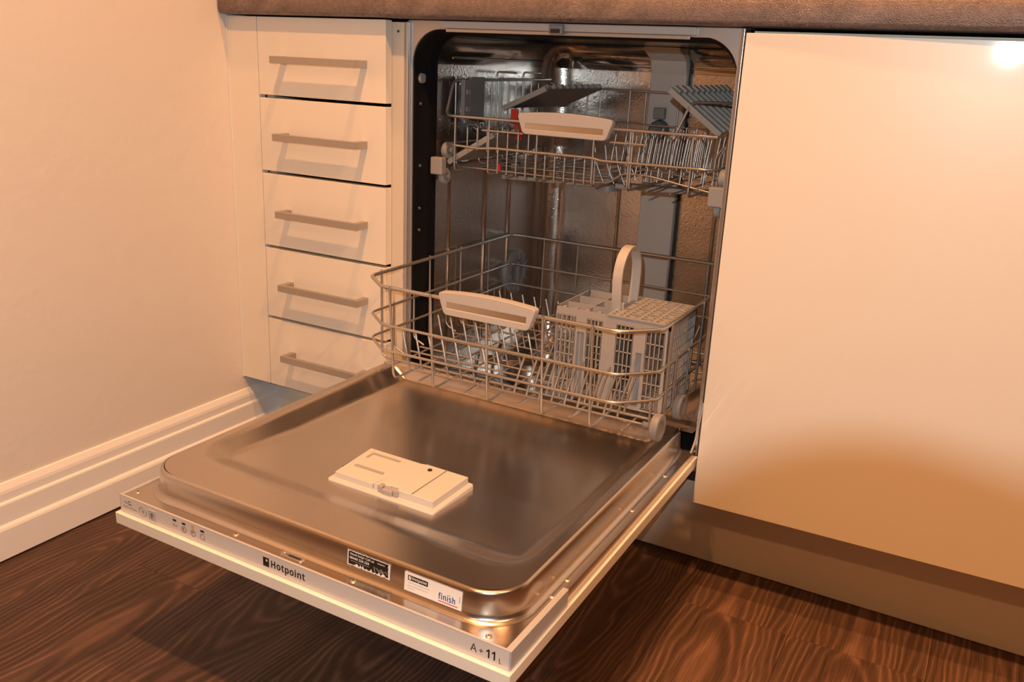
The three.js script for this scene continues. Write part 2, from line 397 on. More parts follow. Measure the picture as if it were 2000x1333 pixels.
  part('tub_cornice', surface(np - 1, rw.length - 1 - nw, (u, v, i, j) => V(pl[j + nw][i][0], rw[j + nw][0], pl[j + nw][i][1])), mTubPlain, dw);
  part('tub_ceiling', surface(8, 8, (u, v) => V(TX0 + 0.05 + (TX1 - TX0 - 0.1) * u, TTOP, TZ0 + (TZ1 + 0.05 - TZ0) * v)), mTubPlain, dw);
  // pressed ribs on the walls
  for (const [z, w] of [[-0.131, 0.0035], [-0.263, 0.0045], [-0.361, 0.0045]]) part('rib', cyl(V(TX0 + 0.0005, 0.25, z), V(TX0 + 0.0005, 0.665, z), w, w, 10), mTubPlain, dw);
  for (const [x, w] of [[0.072, 0.004], [0.215, 0.004], [0.43, 0.004]]) part('rib', cyl(V(x, 0.25, TZ1 + 0.0005), V(x, 0.62, TZ1 + 0.0005), w, w, 10), mTubPlain, dw);
  // pressed panel steps near the top of the walls
  part('wall_step', box(TX0 - 0.001, TX0 + 0.0045, 0.812, 0.816, TZ1 + 0.05, -0.13, 0.002), mTubPlain, dw);
  part('wall_step', box(TX0 + 0.07, TX1 - 0.07, 0.811, 0.815, TZ1 - 0.001, TZ1 + 0.0045, 0.002), mTubPlain, dw);
  // tub floor falling to the sump
  part('tub_floor', surface(40, 40, (u, v) => { const x = TX0 + (TX1 - TX0) * u, z = -0.03 + (TZ1 + 0.03) * v, r = Math.hypot(x - 0.3, (z + 0.27) * 1.1); return V(x, 0.205 + 0.03 * sm(0.03, 0.27, r) + 0.018 * sm(0.10, 0.02, Math.abs(z + 0.03)), z); }), mTubPlain, dw, 'steel tub floor');
  part('base', box(0.0125, 0.5915, 0.155, 0.203, -0.53, -0.062, 0.003), mDark, dw);
  // sump filter, lower spray arm
  const lathe = (pts, seg = 32) => new THREE.LatheGeometry(pts.map((p) => new THREE.Vector2(...p)), seg);
  const fil = lathe([[0, 0.026], [0.03, 0.026], [0.033, 0.022], [0.036, 0.010], [0.062, 0.008], [0.066, 0.002], [0.066, -0.004]]); fil.translate(0.36, 0.208, -0.2);
  part('sump_filter', fil, mGrey, dw);
  const arm = (L, w, t) => { const pts = []; for (const sgn of [1, -1]) for (let k = 0; k <= 10; k++) { const q = k / 10, x = sgn * L * (1 - 2 * q); pts.push([x, sgn * w * (0.55 + 0.45 * Math.sqrt(Math.max(0, 1 - (x / L) ** 2)))]); } const g = extrude(pts, t, 0.002); g.rotateX(-Math.PI / 2); return g; };
  const la = arm(0.215, 0.022, 0.008); la.rotateY(0.62); la.translate(0.3, 0.254, -0.26);
  const sa = part('spray_arm', uvm(la), mTubPlain, dw, 'lower steel spray arm');
  const hub = lathe([[0, 0.034], [0.018, 0.034], [0.026, 0.028], [0.03, 0.012], [0.032, -0.04]]); hub.translate(0.3, 0.252, -0.26);
  part('hub', hub, mTubPlain, sa);
  for (let k = -4; k <= 4; k++) if (k) part('nozzle', cyl(V(0.3 + k * 0.044 * Math.cos(0.62), 0.262, -0.26 - k * 0.044 * Math.sin(0.62)), V(0.3 + k * 0.044 * Math.cos(0.62), 0.2655, -0.26 - k * 0.044 * Math.sin(0.62)), 0.0045, 0.003, 10), mDark, sa);
  // round vent cap on the left wall
  const cap = [];
  const vc = lathe([[0.0, 0.006], [0.024, 0.006], [0.026, 0.011], [0.034, 0.012], [0.047, 0.009], [0.049, 0.004], [0.049, 0]]); vc.rotateZ(-Math.PI / 2); vc.translate(TX0, 0.373, -0.398);
  const vcap = part('vent_cap', vc, mGrey, dw, 'round grey plastic vent cap');
  for (let k = 0; k < 12; k++) { const a = k / 12 * Math.PI * 2, b = new THREE.BoxGeometry(0.004, 0.012, 0.003); b.translate(0, 0.0355, 0); b.rotateX(a); b.translate(TX0 + 0.0125, 0.373, -0.398); part('fin', b, mGrey, vcap); }
  part('grip', box(TX0 + 0.004, TX0 + 0.014, 0.35, 0.396, -0.401, -0.395, 0.002), mGrey, vcap);
  // water duct on the back wall
  const dp = [[TZ1 + 0.002, 0.24], [TZ1 + 0.024, 0.24], [TZ1 + 0.024, 0.80], [TZ1 + 0.034, 0.826], [TZ1 + 0.075, 0.845], [TZ1 + 0.075, 0.851], [TZ1 + 0.03, 0.851], [TZ1 + 0.002, 0.82]];
  const dg = extrude(dp, 0.07, 0.003); dg.rotateY(-Math.PI / 2); dg.applyMatrix4(new THREE.Matrix4().makeTranslation(0.345, 0, 0));
  const duct = part('water_duct', uvm(dg), mDuct, dw, 'flat grey plastic water duct');
  part('duct_groove', box(0.3455, 0.3515, 0.24, 0.835, TZ1 + 0.001, TZ1 + 0.008), mDark, duct);
  const dock = lathe([[0, 0.012], [0.012, 0.012], [0.012, 0.016], [0.019, 0.016], [0.021, 0.0]]); dock.rotateX(Math.PI / 2); dock.translate(0.302, 0.69, TZ1 + 0.024);
  part('docking_port', dock, mGreyDark, duct);
  part('docking_clip', box(0.29, 0.314, 0.712, 0.735, TZ1 + 0.024, TZ1 + 0.04, 0.003), mGrey, duct);
  // latch strip on top of the opening, with the latch hook
  part('latch_strip', box(0.079, 0.5185, 0.8605, 0.8715, -0.0300, -0.0215, 0.0012), mSilverPaint, dw);
  part('latch_strip', box(0.090, 0.5100, 0.8545, 0.8600, -0.0300, -0.0255, 0.0012), mFrame, dw);
  const hk = part('latch_hook', box(0.287, 0.311, 0.8555, 0.870, -0.0215, -0.012, 0.002), mGrey, dw);
  part('hook_slot', box(0.291, 0.307, 0.8575, 0.8635, -0.0121, -0.0113), mDark, hk);
  // roller boss and screws in the left jamb
  part('jamb_boss', cyl(V(0.0225, 0.778, -0.05), V(0.0305, 0.778, -0.05), 0.0095, 0.008), mGreyLight, dw);
  for (const y of [0.735, 0.628, 0.552, 0.512]) part('jamb_screw', cyl(V(0.0225, y, -0.048), V(0.0278, y, -0.048), 0.003, 0.0025, 12), mNickel, dw);
  // rack rails with end stops
  for (const [x, s2] of [[TX0 + 0.004, 1], [TX1 - 0.004, -1]]) {
    const rail = part('rack_rail', box(Math.min(x, x + s2 * 0.006), Math.max(x, x + s2 * 0.006), 0.622, 0.637, -0.49, -0.075, 0.001), mTubPlain, dw);
    const a = x - s2 * 0.002, b = x + s2 * 0.023;
    part('end_stop', box(Math.min(a, b), Math.max(a, b), 0.613, 0.644, -0.079, -0.062, 0.003), mGreyLight, rail);
  }
  // hinge parts by the right jamb
  part('hinge_link', wire([[0.5965, 0.318, -0.006], [0.596, 0.288, 0.004], [0.597, 0.262, 0.02], [0.5965, 0.248, 0.035]], 0.0017, 0.01), mGreyLight, dw, 'thin pale hinge link');
  part('hinge_arm', box(0.5865, 0.5925, 0.2, 0.31, -0.028, -0.012, 0.001), mDark, dw);
}
// ---------------------------------------------------------------- the lowered door (parts of the dishwasher)
const doorM = new THREE.Matrix4().makeTranslation(0.3, 0.245, 0).multiply(new THREE.Matrix4().makeRotationZ(-0.0135)).multiply(new THREE.Matrix4().makeTranslation(-0.3, -0.245, 0));
const dg = (g) => g.applyMatrix4(doorM);
{
  const Z1 = 0.601, LIP = 0.2458, FL = 0.2435, PT = 0.2785;
  const PX0 = 0.019, PX1 = 0.5735, PZ1 = 0.573, R = 0.05;
  const hh = (x, z) => {
    const lr = (a, b) => clamp01((x - a) / (b - a)), ramp = Math.min(lr(0.035, 0.068), lr(0.556, 0.532));
    const d = z < 0.334 ? 0.0205 : 0.0205 - 0.0065 * Math.min(1, (z - 0.334) / 0.13);
    const front = 1 - clamp01((z + 0.018 * Math.max(0, 1 - Math.min(x - 0.035, 0.556 - x) / 0.05) ** 2 - 0.472) / 0.04);
    const rear = 1 - sm(0.052, 0.040, z);
    return PT - d * ramp * front * rear + 0.004 * sm(0.05, 0.03, z);
  };
  const zs = [];
  for (let k = 0; k <= 8; k++) zs.push(0.022 + k * 0.004);
  for (let k = 1; k <= 60; k++) zs.push(0.054 + (PZ1 - R - 0.054) * k / 60);
  for (let k = 1; k <= 14; k++) zs.push(PZ1 - R + R * Math.sin(k / 14 * Math.PI / 2));
  const xl = (z, x0, r, z1) => z <= z1 - r ? x0 : x0 + r - Math.sqrt(Math.max(0, r * r - (z - z1 + r) ** 2));
  const NU = 90, ins = 0.005;
  const top = surface(NU, zs.length - 1, (u, v, i, j) => {
    const z = zs[j] - (zs[j] > PZ1 - R ? ins * (zs[j] - PZ1 + R) / R : 0), a = xl(zs[j], PX0, R, PZ1) + ins, b = PX0 + PX1 - a, x = a + (b - a) * u;
    const p = V(x, hh(x, z), z); return p;
  });
  // skirt around left, front and right
  const edge = [];
  for (let j = 0; j < zs.length; j++) edge.push([xl(zs[j], PX0, R, PZ1), zs[j]]);
  const lastL = edge[edge.length - 1];
  const full = [...edge]; for (let k = 1; k < 24; k++) full.push([lastL[0] + (PX0 + PX1 - 2 * lastL[0]) * k / 24, PZ1]);
  for (let j = zs.length - 1; j >= 0; j--) full.push([PX0 + PX1 - edge[j][0], edge[j][1]]);
  const prof = [[-ins, PT], [-0.003, PT - 0.0003], [-0.0012, PT - 0.0013], [0, PT - 0.004], [0.0006, PT - 0.012], [0.0016, FL + 0.009], [0.003, FL + 0.004], [0.006, FL + 0.0012], [0.0105, FL + 0.0002]];
  const normals = full.map((p, i) => {
    const a = full[Math.max(0, i - 1)], b = full[Math.min(full.length - 1, i + 1)];
    let dx = b[0] - a[0], dz = b[1] - a[1]; const l = Math.hypot(dx, dz) || 1; return [-dz / l, dx / l];
  });
  const skirt = surface(full.length - 1, prof.length - 1, (u, v, i, j) => {
    const n = normals[i]; return V(full[i][0] + n[0] * prof[j][0], prof[j][1], full[i][1] + n[1] * prof[j][0]);
  });
  const backlip = surface(10, 2, (u, v, i, j) => V(PX0 + ins + (PX1 - PX0 - 2 * ins) * u, [0.2825, 0.2815, FL][j], [0.022, 0.0205, 0.020][j]));
  const pan = part('door_pan', dg(merge([top, skirt, backlip])), mSteel, dw, 'pressed stainless steel inner door panel');
  part('door_flange', dg(box(0.0055, 0.5945, FL - 0.0012, FL, 0.012, Z1 - 0.0035)), mSteel, dw);
  for (const x of [0.5925, 0.0058]) part('door_side', dg(box(x, x + 0.0017, 0.223, FL - 0.0012, 0.0, 0.4655)), mSteel, dw);
  part('door_core', dg(box(0.0085, 0.5915, 0.2235, FL - 0.0015, 0.005, 0.59)), mDark, dw);
  // control panel housing
  const cp = part('control_panel', dg(merge([
    box(0.004, 0.596, 0.2215, LIP, Z1 - 0.0032, Z1, 0.0008), box(0.5885, 0.596, 0.2215, LIP, 0.466, Z1 - 0.002, 0.0008), box(0.004, 0.0075, 0.2215, LIP, 0.466, Z1 - 0.002, 0.0008)])), mSilverPaint, dw, 'silver grey control strip');
  // its printed face
  const W = 2048, H = 80, cv = document.createElement('canvas'); cv.width = W; cv.height = H;
  const c = cv.getContext('2d'), S = W / 0.588, X = (x) => (x - 0.006) * S, Y = (y) => (0.2448 - y) * S;
  c.fillStyle = 'rgb(216,210,203)'; c.fillRect(0, 0, W, H);
  c.fillStyle = '#1c1a19'; c.strokeStyle = '#1c1a19';
  // logo and name
  c.fillRect(X(0.257), 18, 33, 42); c.fillStyle = 'rgb(216,210,203)'; c.beginPath(); c.arc(X(0.257) + 20, 31, 6, 0, 7); c.fill();
  c.fillStyle = '#1c1a19'; c.font = '600 47px sans-serif'; c.textBaseline = 'alphabetic';
  c.save(); c.translate(X(0.2685), 55); c.scale(0.93, 1); c.fillText('Hotpoint', 0, 0); c.restore();
  c.font = '500 46px sans-serif'; c.fillText('A', X(0.5475), 57); c.font = '40px sans-serif'; c.fillText('+', X(0.5575), 57);
  c.font = 'bold 52px sans-serif'; c.save(); c.translate(X(0.566), 61); c.scale(0.82, 1); c.fillText('11', 0, 0); c.restore();
  c.font = '500 30px sans-serif'; c.fillText('L', X(0.5815), 65);
  // capacity mark at the far end
  c.font = '500 20px sans-serif'; c.fillText('14', X(0.0125), 34); c.lineWidth = 3; c.beginPath(); c.arc(X(0.0235), 25, 9, 0.4, 5.6); c.stroke(); c.fillRect(X(0.0225), 30, 14, 4);
  c.font = '13px sans-serif'; c.fillText('PLACE SETTING', X(0.0105), 54);
  // lamps and program symbols
  [0.107, 0.1235, 0.1395, 0.156].forEach((x, i) => {
    c.fillStyle = i === 2 ? '#f0a65c' : '#201512'; i === 2 ? c.fillRect(X(x) - 9, 8, 17, 19) : c.fillRect(X(x) - 11, 13, 22, 10);
    c.strokeStyle = '#3a3431'; c.fillStyle = '#3a3431'; c.lineWidth = 2.4;
    if (i === 0) { c.font = 'italic 19px serif'; c.fillText('Eco', X(x) - 15, 48); }
    else if (i < 3) { c.beginPath(); c.arc(X(x), 46, 14, 0, 7); c.stroke(); c.beginPath(); c.arc(X(x), 46, 7, i, 4 + i); c.stroke(); c.fillRect(X(x) - 2, 40, 3, 8); }
    else { c.beginPath(); c.arc(X(x), 46, 13, 2.4, 7); c.stroke(); c.beginPath(); c.moveTo(X(x) - 10, 56); c.lineTo(X(x) + 14, 58); c.stroke(); }
  });
  c.strokeStyle = '#3a3431'; c.lineWidth = 2.5; c.beginPath(); c.arc(X(0.0655), 35, 5, 0, 7); c.stroke(); c.fillRect(X(0.0655) - 2, 40, 4, 12);
  c.beginPath(); c.arc(X(0.0485), 42, 6, -1, 4.1); c.stroke(); c.fillRect(X(0.0485) - 1, 33, 2.5, 8);
  const tex = new THREE.CanvasTexture(cv); tex.colorSpace = THREE.SRGBColorSpace; tex.anisotropy = 8;
  const face = new THREE.PlaneGeometry(0.588, 0.588 * H / W); face.translate(0.3, 0.2448 - 0.588 * H / W / 2, Z1 + 0.00025);
  part('printed_face', dg(face), phy({ map: tex, roughness: 0.38, metalness: 0.1 }), cp, 'grey strip printed with black lettering and symbols');
  const btn = new THREE.TorusGeometry(0.0068, 0.0007, 8, 28); btn.translate(0.0485, 0.2335, Z1 + 0.0003);
  part('power_button', dg(btn), mGreyLight, cp);
  part('reset_button', dg(merge([box(0.0595, 0.0725, 0.2265, 0.2405, Z1 + 0.0002, Z1 + 0.0012, 0.0004)].map((g) => g))), mSilverPaint, cp);
  const key = new THREE.TorusGeometry(0.0017, 0.0004, 6, 16); key.translate(0.066, 0.2345, Z1 + 0.0013);
  part('button_mark', dg(merge([key, box(0.0657, 0.0663, 0.229, 0.2328, Z1 + 0.0012, Z1 + 0.0015)])), mDark, cp);
  // furniture front, a little lower at its free end
  const fp = box(0.001, 0.599, -0.0165, 0, 0.0, 0.6075, 0.0010);
  fp.applyMatrix4(new THREE.Matrix4().makeTranslation(0, 0.2335, 0).multiply(new THREE.Matrix4().makeRotationX(0.0205)));
  part('door_front', dg(fp), mCreamSatin, dw, 'cream furniture front under the door');
  // screws in the flange
  const sg = merge([new THREE.LatheGeometry([[0, 0.0016], [0.0022, 0.0015], [0.0036, 0.0008], [0.0038, 0]].map((p) => new THREE.Vector2(...p)), 18)]);
  for (const [x, z] of [[0.0165, 0.582], [0.2, 0.588], [0.382, 0.588], [0.562, 0.589], [0.585, 0.487], [0.585, 0.447], [0.585, 0.245], [0.586, 0.118]]) {
    const m = part('screw', sg, mNickel, dw); m.applyMatrix4(doorM.clone().multiply(new THREE.Matrix4().makeTranslation(x, FL, z)));
    const cr = part('screw_slot', merge([box(-0.0013, 0.0013, 0.00145, 0.0018, -0.0003, 0.0003), box(-0.0003, 0.0003, 0.00145, 0.0018, -0.0013, 0.0013)]), mDark, m);
  }
  // latch slot in the flange
  const slot = new THREE.Shape(); const rr = (sh, w, h) => { sh.absarc(w / 2 - h / 2, 0, h / 2, -Math.PI / 2, Math.PI / 2); sh.absarc(-w / 2 + h / 2, 0, h / 2, Math.PI / 2, Math.PI * 1.5); };
  rr(slot, 0.034, 0.0085); const hp = new THREE.Path(); rr(hp, 0.028, 0.005); slot.holes.push(hp);
  const lg = new THREE.ExtrudeGeometry(slot, { depth: 0.001, bevelEnabled: true, bevelThickness: 0.0004, bevelSize: 0.0004, bevelSegments: 1 }); lg.rotateX(-Math.PI / 2); lg.translate(0.291, FL, 0.588);
  const ls = part('latch_slot', dg(lg), mNickel, dw);
  part('slot_hole', dg(box(0.285, 0.303, FL, FL + 0.0005, 0.586, 0.590)), mBlack, ls);
  // ---- stickers on the front slope of the pan
  const sticker = (x0, x1, y0, y1, w, h, draw, label) => {
    const k = document.createElement('canvas'); k.width = w; k.height = h; draw(k.getContext('2d'), w, h);
    const t = new THREE.CanvasTexture(k); t.colorSpace = THREE.SRGBColorSpace; t.anisotropy = 8;
    const g = new THREE.BoxGeometry(x1 - x0, y1 - y0, 0.0003); g.rotateX(-0.05); g.translate((x0 + x1) / 2, (y0 + y1) / 2, PZ1 + 0.0018);
    part('sticker', dg(g), phy({ map: t, roughness: 0.45, transparent: true, alphaTest: 0.5 }), dw, label);
  };
  sticker(0.3625, 0.4245, 0.2525, 0.2735, 640, 217, (q, w, h) => {
    q.fillStyle = '#e9e4de'; q.beginPath(); q.moveTo(8, 10); for (let i = 0; i <= 40; i++) q.lineTo(8 + (w - 16) * i / 40, 8 + 5 * Math.abs(noise(i * 0.9, 1)));
    for (let i = 0; i <= 14; i++) q.lineTo(w - 8 - 10 * Math.abs(noise(i, 2)), 8 + (h - 20) * i / 14);
    for (let i = 0; i <= 40; i++) q.lineTo(w - 10 - (w - 18) * i / 40, h - 10 - 34 * Math.max(0, noise(i * 0.35, 4))); q.closePath(); q.fill();
    q.fillStyle = '#15110f'; q.beginPath(); q.moveTo(24, 20); for (let i = 0; i <= 50; i++) q.lineTo(20 + (w - 52) * i / 50, 20 + 7 * noise(i * 0.7, 5));
    for (let i = 0; i <= 20; i++) q.lineTo(w - 26 - 22 * Math.abs(noise(i * 0.7, 6)), 18 + (h - 44) * i / 20);
    for (let i = 0; i <= 50; i++) q.lineTo(w - 30 - (w - 54) * i / 50, h - 26 - 46 * Math.max(0, noise(i * 0.28, 7))); q.closePath(); q.fill();
    q.fillStyle = '#efe9e2'; q.font = 'bold 40px sans-serif'; q.fillText('Need help? Call us', 46, 66); q.font = 'bold 25px sans-serif'; q.fillText('Hotpoint', 448, 60);
    q.font = 'bold 44px sans-serif'; q.fillText('08448 224 224', 40, 118);
    q.strokeStyle = '#e9e4de'; q.lineWidth = 5; for (let i = 0; i < 9; i++) { q.beginPath(); q.moveTo(400 + 22 * i, 90 + 60 * rnd()); q.lineTo(415 + 22 * i, 120 + 60 * rnd()); q.stroke(); }
    q.font = '15px sans-serif'; q.fillText('www.hotpoint.co.uk  service and spares', 60, 146);
  }, 'torn black sticker with white lettering');
  sticker(0.4435, 0.5195, 0.2475, 0.2728, 760, 253, (q, w, h) => {
    q.fillStyle = '#f1ece6'; q.beginPath(); q.roundRect(3, 3, w - 6, h - 6, 16); q.fill();
    q.fillStyle = '#1b1512'; q.fillRect(46, 36, 268, 62); q.fillStyle = '#f1ece6'; q.fillRect(58, 46, 32, 42); q.fillStyle = '#1b1512'; q.beginPath(); q.arc(78, 58, 6, 0, 7); q.fill();
    q.fillStyle = '#f1ece6'; q.font = 'bold 46px sans-serif'; q.save(); q.translate(100, 82); q.scale(1.02, 1); q.fillText('Hotpoint', 0, 0); q.restore();
    q.fillStyle = '#8d8781'; q.font = '21px sans-serif'; q.fillText('recommends  quality products', 46, 134); q.fillText('www.finishdishwashing.com', 46, 172); q.fillRect(46, 196, 90, 4);
    q.fillStyle = '#1d4f9c'; q.font = 'bold 104px sans-serif'; q.save(); q.translate(452, 184); q.scale(0.8, 1); q.fillText('finish', 0, 0); q.restore();
    q.fillStyle = '#c8321f'; q.fillRect(456, 202, 250, 11); q.beginPath(); q.arc(596, 104, 9, 0, 7); q.fillStyle = '#e07a24'; q.fill();
    q.fillStyle = '#b9b28c'; q.fillRect(722, 70, 12, 80);
  }, 'white sticker with a black box and blue and red lettering');
  // ---- detergent dispenser
  const DY = PT - 0.0195, A = [0.2235, 0.354], dispBase = () => {
    const pts = [[0.2235, 0.353], [0.3955, 0.353], [0.3985, 0.356], [0.3985, 0.45], [0.3955, 0.4535], [0.2295, 0.4535], [0.2265, 0.451], [0.221, 0.356]];
    const g = extrude(pts.map(([x, z]) => [x, -z]), 0.0055, 0.0015); g.rotateX(-Math.PI / 2); return g;
  };
  const dd = (g) => dg(g.translate(-0.0075, 0, -0.0125));
  const b0 = dispBase(); b0.translate(0, DY, 0);
  const disp = part('dispenser', dd(uvm(b0)), mDispenser, dw, 'white plastic detergent dispenser');
  const slab = (pts, y0, h, bv = 0.0012) => { const g = extrude(pts.map(([x, z]) => [x, -z]), h, bv); g.rotateX(-Math.PI / 2); g.translate(0, y0, 0); return uvm(g); };
  part('dispenser_lid', dd(slab([[0.323, 0.3575], [0.391, 0.3575], [0.391, 0.4425], [0.335, 0.4425], [0.335, 0.437], [0.323, 0.437]], DY + 0.0055, 0.0105)), mDispenser, disp);
  const cov = slab([[0.227, 0.3575], [0.316, 0.3575], [0.3075, 0.392], [0.296, 0.4445], [0.2335, 0.4445]], DY + 0.0055, 0.0090, 0.0008);
  part('sliding_cover', dd(cov), mDispenser, disp);
  part('cover_rib', dd(merge([box(0.2425, 0.2875, DY + 0.0143, DY + 0.0166, 0.3685, 0.373, 0.0006), box(0.2395, 0.2430, DY + 0.0143, DY + 0.0166, 0.3685, 0.386, 0.0006)])), mGreyLight, disp);
  part('cover_rib', dd(box(0.243, 0.291, DY + 0.0143, DY + 0.0166, 0.411, 0.4165, 0.0006)), mGreyLight, disp);
  part('middle_block', dd(slab([[0.3168, 0.3575], [0.3222, 0.3575], [0.3222, 0.4355], [0.2985, 0.4435], [0.3085, 0.393]], DY + 0.0055, 0.0098, 0.0006)), mDispenser, disp);
  part('latch', dd(merge([box(0.3300, 0.3375, DY + 0.005, DY + 0.0165, 0.4365, 0.4462, 0.0012), box(0.3055, 0.3125, DY + 0.005, DY + 0.0165, 0.4365, 0.4462, 0.0012)])), mGreyLight, disp);
  part('latch_tongue', dd(box(0.3130, 0.3295, DY + 0.005, DY + 0.0145, 0.4365, 0.4480, 0.002)), mGreyLight, disp);
  part('indicator', dd(cyl(V(0.338, DY + 0.0158, 0.3715), V(0.338, DY + 0.0186, 0.3715), 0.0034, 0.0032, 20)), mDark, disp);
  part('lid_groove', dd(merge([box(0.3573, 0.3583, DY + 0.0139, DY + 0.01835, 0.358, 0.442), box(0.3218, 0.3228, DY + 0.006, DY + 0.0148, 0.358, 0.437)])), mGrey, disp);
  part('side_notch', dd(box(0.2195, 0.2235, DY + 0.003, DY + 0.0072, 0.386, 0.412)), mGreyDark, disp);
}
// ---------------------------------------------------------------- lower rack
function handleGeo(x0, x1, y0, y1, z0, t, slotY0, slotY1, sx0, sx1) {
  const s = new THREE.Shape(), w = x1 - x0, r = 0.008, tp = 0.010;
  s.moveTo(x0 + tp + r, y0); s.lineTo(x1 - tp - r, y0); s.quadraticCurveTo(x1 - tp, y0, x1 - tp + 0.002, y0 + r);
  s.lineTo(x1 - 0.001, y1 - 0.012); s.quadraticCurveTo(x1, y1 - 0.006, x1 - 0.006, y1 - 0.005);
  s.quadraticCurveTo((x0 + x1) / 2, y1 + 0.004, x0 + 0.006, y1 - 0.005); s.quadraticCurveTo(x0, y1 - 0.006, x0 + 0.001, y1 - 0.012);
  s.lineTo(x0 + tp - 0.002, y0 + r); s.quadraticCurveTo(x0 + tp, y0, x0 + tp + r, y0);
  const h = new THREE.Path(); h.moveTo(sx0, slotY0); h.lineTo(sx0, slotY1); h.lineTo(sx1, slotY1); h.lineTo(sx1, slotY0); s.holes.push(h);
  const g = new THREE.ExtrudeGeometry(s, { depth: t - 0.003, bevelEnabled: true, bevelThickness: 0.0015, bevelSize: 0.0015, bevelOffset: -0.0015, bevelSegments: 3, curveSegments: 12 });
  g.translate(0, 0, z0 + 0.0015); return uvm(g);
}
const mHandle = phy({ color: lin(0.50, 0.47, 0.44), roughness: 0.42 });
const mInlay = std({ color: lin(0.62, 0.55, 0.48), metalness: 0.9, roughness: 0.22 });
{
  const k = group('lower_rack', 'lower wire rack pulled half out over the door', 'dish rack');
  const x0 = 0.045, x1 = 0.560, zb = -0.367, zf = 0.165, zs = 0.118;
  const ring = (y, r, o = 0) => wire([[x0 + o, y, zs], [x0 + 0.057, y, zf], [x1 - 0.046, y, zf], [x1 - o, y, zs], [x1 - o, y, zb], [x0 + o, y, zb]], r, 0.014, true);
  part('rim', ring(0.4605, 0.0033), mWire, k); part('ring', ring(0.397, 0.0023), mWire, k); part('ring', ring(0.354, 0.0023), mWire, k);
  for (const x of [0.121, 0.199, 0.300, 0.3955, 0.475]) part('long_wire', wire([[x, 0.464, zf + 0.004], [x, 0.304, zf + 0.004 - 0.012], [x, 0.304, zb - 0.001], [x, 0.464, zb - 0.004]], 0.0021, 0.014), mWire, k);
  for (const z of [0.084, -0.063, -0.17, -0.277]) part('cross_wire', wire([[x0 - 0.004, 0.464, z], [x0 - 0.003, 0.3082, z], [x1 + 0.003, 0.3082, z], [x1 + 0.004, 0.464, z]], 0.0021, 0.014), mWire, k);
  for (const z of [0.108, 0.03, 0.0, -0.11, -0.22]) part('base_wire', wire([[x0 + 0.02, 0.3082, z], [x1 - 0.02, 0.3082, z]], 0.0018), mWire, k);
  for (const x of [0.078, 0.16, 0.25, 0.345, 0.435, 0.52]) part('base_wire', wire([[x, 0.3042, 0.14], [x, 0.3042, zb + 0.01]], 0.0018), mWire, k);
  // short side wires with hooked feet on the left and right
  for (const z of [0.05, -0.012, -0.12]) { part('side_wire', wire([[x0 - 0.003, 0.400, z], [x0 - 0.003, 0.318, z], [x0 + 0.02, 0.3082, z]], 0.0019, 0.01), mWire, k); part('side_wire', wire([[x1 + 0.003, 0.400, z], [x1 + 0.003, 0.318, z], [x1 - 0.02, 0.3082, z]], 0.0019, 0.01), mWire, k); }
  // plate tines, each its own
  const tl = wire([[0, 0, 0], [-0.009, 0.034, -0.002], [-0.0205, 0.064, -0.008]], 0.0018, 0.01), tr = wire([[0, 0, 0], [0.006, 0.034, -0.002], [0.0135, 0.066, -0.008]], 0.0018, 0.01);
  const tine = (g, x, z) => { const t = part('tine', g, mWire, k); t.position.set(x, 0.309, z); };
  for (const z of [0.108, 0.0, -0.11, -0.22]) {
    for (let i = 0; i < 8; i++) tine(tl, 0.118 + i * 0.0262, z);
    for (let i = 0; i < 9; i++) { const x = 0.321 + i * 0.0222; if (z < 0.1 && x > 0.345 && z > -0.2) continue; tine(tr, x, z); }
  }
  for (let i = 0; i < 8; i++) tine(tr, 0.345 + i * 0.0222, 0.086);
  // handle
  const h = part('handle', handleGeo(0.2205, 0.3885, 0.4395, 0.4795, 0.1655, 0.015, 0.4505, 0.4600, 0.236, 0.3735), mHandle, k, 'pale plastic grip with a brown inlay');
  part('inlay', box(0.233, 0.3765, 0.448, 0.4625, 0.168, 0.1789), mInlay, h);
  // wheels
  for (const [x, s] of [[0.5665, 1], [0.0385, -1]]) for (const z of s > 0 ? [0.119, 0.02, -0.2, -0.3] : [-0.2, -0.3]) {
    const xi = z < -0.05 ? (s > 0 ? 0.5655 : 0.0425) : x, w = 0.0065;
    const wg = new THREE.LatheGeometry([[0.0, -w * 0.6], [0.008, -w * 0.6], [0.0095, -w], [0.0195, -w], [0.0205, -w * 0.7], [0.0205, w * 0.7], [0.0195, w], [0.0115, w], [0.010, w * 0.45], [0.0, w * 0.45]].map((p) => new THREE.Vector2(...p)), 28);
    wg.rotateZ(-s * Math.PI / 2); wg.translate(xi, 0.3135, z);
    const wh = part('wheel', wg, mGrey, k);
    part('axle', cyl(V(xi - s * 0.022, 0.3135, z), V(xi + s * 0.003, 0.3135, z), 0.0045), mGrey, wh);
    part('wheel_bracket', wire([[xi - s * 0.009, 0.354, z + 0.012], [xi - s * 0.009, 0.322, z + 0.012], [xi - s * 0.009, 0.300, z], [xi - s * 0.009, 0.322, z - 0.012], [xi - s * 0.009, 0.354, z - 0.012]], 0.0018, 0.01), mWire, wh);
  }
}
